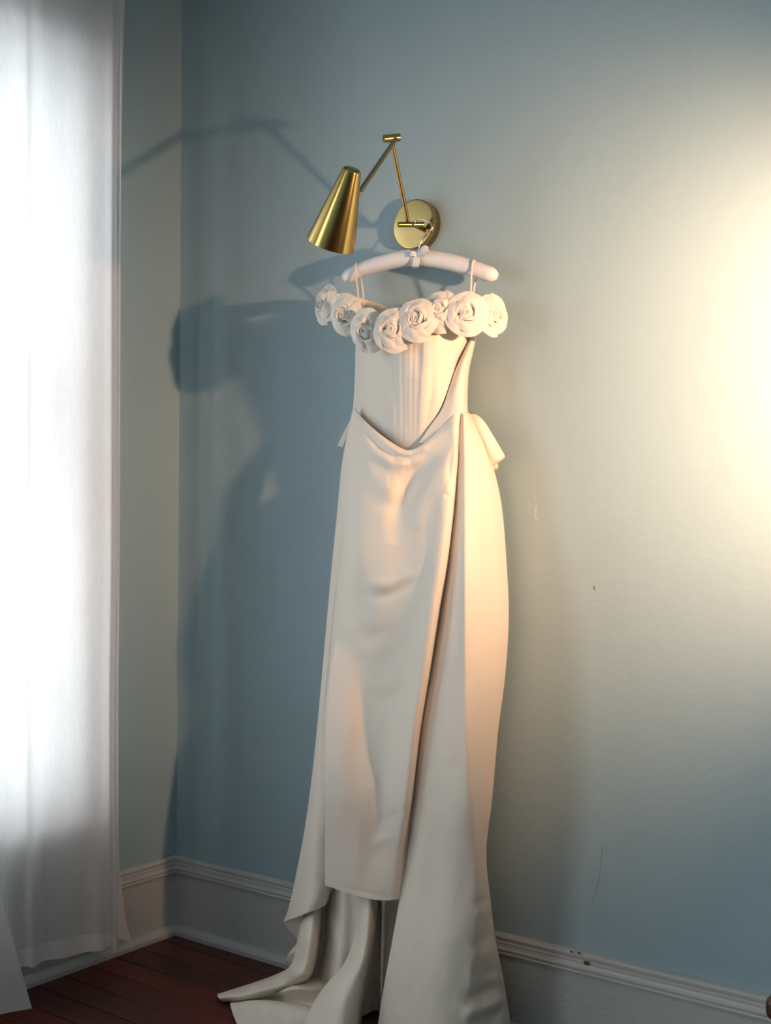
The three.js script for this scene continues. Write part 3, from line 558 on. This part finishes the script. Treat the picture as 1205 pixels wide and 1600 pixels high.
// band of fabric roses, off the shoulder
G('neckline_band', [
  [[508, 462, 0.105], [530, 465, 0.150], [560, 482, 0.180], [590, 498, 0.192], [622, 497, 0.198], [655, 484, 0.192], [690, 470, 0.170], [725, 470, 0.150], [765, 476, 0.100]],
  [[510, 485, 0.100], [532, 488, 0.146], [560, 503, 0.176], [590, 518, 0.188], [622, 518, 0.194], [655, 506, 0.188], [690, 492, 0.166], [725, 493, 0.146], [765, 498, 0.098]],
  [[516, 502, 0.095], [538, 508, 0.140], [562, 524, 0.170], [590, 535, 0.184], [622, 535, 0.190], [655, 526, 0.184], [690, 514, 0.162], [725, 515, 0.140], [763, 516, 0.096]],
], { nu: 120, nv: 24, wrinkle: 0.001 }, M.chiffon);
G('back_neckline', [
  [[508, 462, 0.105], [530, 459, 0.075], [556, 464, 0.055], [590, 474, 0.040], [620, 486, 0.034], [660, 484, 0.034], [700, 468, 0.040], [735, 465, 0.060], [766, 476, 0.100]],
  [[510, 482, 0.100], [534, 474, 0.072], [560, 476, 0.053], [592, 488, 0.038], [620, 500, 0.032], [660, 498, 0.032], [700, 482, 0.038], [735, 480, 0.058], [765, 496, 0.098]],
], { nu: 100, nv: 16, wrinkle: 0.003, wscale: 14, thick: 0.004 }, M.lining, U, 'golden ivory inside of the back neckline');
function petalGeometry(r, h, span, flare, lip, turn, s, thick = 0.0011) {
  const rows = [];
  for (let j = 0; j <= 8; j++) {
    const v = j / 8, line = [];
    for (let i = 0; i <= 12; i++) {
      const u = i / 6 - 1, a = turn + u * span, edge = 1 - 0.42 * u * u * u * u;
      const hh = h * edge * (v < 0.78 ? Math.sin(v / 0.78 * Math.PI / 2) : 1 - (v - 0.78) * lip * 1.6);
      const rr = r * (0.70 + 0.30 * v) + flare * v * v + (v > 0.78 ? (v - 0.78) * lip * 0.03 : 0) + 0.0030 * (vnoise(u * 2.5 + s * 7, v * 2.2, s) - 0.5) + 0.0026 * u;
      line.push([Math.cos(a) * rr, Math.sin(a) * rr, hh + 0.0034 * (vnoise(u * 3 + s * 3, v * 2, s + 40) - 0.5)]);
    }
    rows.push(line);
  }
  return cloth(rows, V, { nu: 18, nv: 12, thick, wrinkle: 0 });
}
function makeRose(k) {
  const rose = new THREE.Group(); rose.name = 'fabric_rose';
  const add = (n, g) => { const m = new THREE.Mesh(g, M.chiffon); m.name = n; m.castShadow = m.receiveShadow = true; rose.add(m); };
  const bud = [];                                          // tightly rolled centre: a dome cut by a spiral step
  for (let j = 0; j <= 10; j++) { const line = []; for (let i = 0; i <= 32; i++) {
    const a = i / 32 * Math.PI * 2, r = 0.0004 + 0.0125 * j / 10, ph = ((a / (Math.PI * 2) + r / 0.0046 + k * 0.37) % 1 + 1) % 1, step = ph < 0.8 ? ph / 0.8 : (1 - ph) / 0.2;
    line.push([Math.cos(a) * r, Math.sin(a) * r, 0.0262 - 46 * r * r + 0.0034 * step - 0.002 * (1 - Math.min(1, j / 3))]);
  } bud.push(line); }
  add('rose_bud', cloth(bud, V, { nu: 96, nv: 44, thick: 0.0011, wrinkle: 0 }));
  const layers = [[0.0110, 0.0285, 1.30, 2, 0.5], [0.0160, 0.0262, 1.15, 3, 0.8], [0.0212, 0.0222, 1.0, 4, 1.0], [0.0262, 0.0168, 0.9, 5, 1.2]];
  let s = k * 31;
  layers.forEach(([r, h, span, n, lip], q) => { for (let i = 0; i < n; i++) { s++; add('petal', petalGeometry(r * (0.94 + 0.12 * hash(s, 1)), h * (0.9 + 0.2 * hash(s, 2)), span, 0.003 + 0.002 * q, lip, (i + 0.25 * hash(s, 3)) * Math.PI * 2 / n + q * 0.7 + k, s)); } });
  const base = new THREE.SphereGeometry(1, 24, 14); base.scale(0.024, 0.024, 0.0125); add('rose_base', base);
  return rose;
}
const ROSES = [0, 1, 2].map(makeRose);
[ // pixel, distance from the wall, the way it faces, roll, size
  [516, 476, 0.128, [-0.35, 0.10, 1.0], 0.4, 1.00], [546, 492, 0.170, [-0.02, -0.10, 1.0], 1.9, 0.98], [580, 516, 0.190, [0.05, -0.2, 1.0], 3.1, 1.02], [618, 516, 0.204, [0.30, -0.05, 1.0], 0.9, 1.00],
  [655, 503, 0.198, [0.30, 0.10, 1.0], 5.0, 0.98], [691, 489, 0.172, [0.25, 0.10, 1.0], 2.4, 0.94], [728, 492, 0.158, [0.65, 0.02, 0.9], 1.2, 0.98], [763, 494, 0.108, [1.0, 0.0, 0.30], 3.7, 0.96],
].forEach(([px, py, z, n, roll, size], i) => {
  const r = ROSES[i % 3].clone(); r.name = 'fabric_rose';
  r.position.copy(U(px, py, z)).sub(gown.position); r.scale.setScalar(size);
  r.quaternion.setFromUnitVectors(V(0, 0, 1), V(...n).normalize()).multiply(new THREE.Quaternion().setFromAxisAngle(V(0, 0, 1), roll));
  gown.add(r);
});
// hanging loops over the hanger
for (const pts of [[[560, 484, 0.060], [559, 455, 0.064], [556, 432, 0.082], [556, 414, 0.076], [559, 413, 0.055], [563, 430, 0.042], [567, 455, 0.045], [569, 486, 0.050]], [[735, 470, 0.070], [736, 450, 0.074], [737, 425, 0.082], [739, 408, 0.076], [743, 410, 0.058], [744, 430, 0.046], [741, 450, 0.050], [737, 472, 0.055]]])
  part('hanging_loop', tube(pts.map((p) => U(...p)), 0.0022, 70, 8), M.chiffon, gown, 'thin ivory ribbon loop');

// ---------------------------------------------------------------- low wooden stool at the right edge
{
  const c = U(1193, 1579, 0.30), x0 = c.x, top = c.y + 0.02, z0 = 0.07, z1 = 0.30;
  const st = thing('low_wooden_stool', V(x0 + 0.2, 0, (z0 + z1) / 2), 'dark brown wooden stool whose rounded corner shows by the baseboard', 'stool');
  part('seat', rbox(x0, x0 + 0.42, top - 0.035, top, z0, z1, 0.012), M.wood, st);
  for (const x of [x0 + 0.03, x0 + 0.39]) for (const z of [z0 + 0.03, z1 - 0.03]) part('leg', rod(V(x, 0, z), V(x, top - 0.03, z), 0.014, 0.018), M.wood, st);
}

scene.traverse((o) => { if (o.isMesh) o.castShadow = o.receiveShadow = true; });
renderer.render(scene, camera);
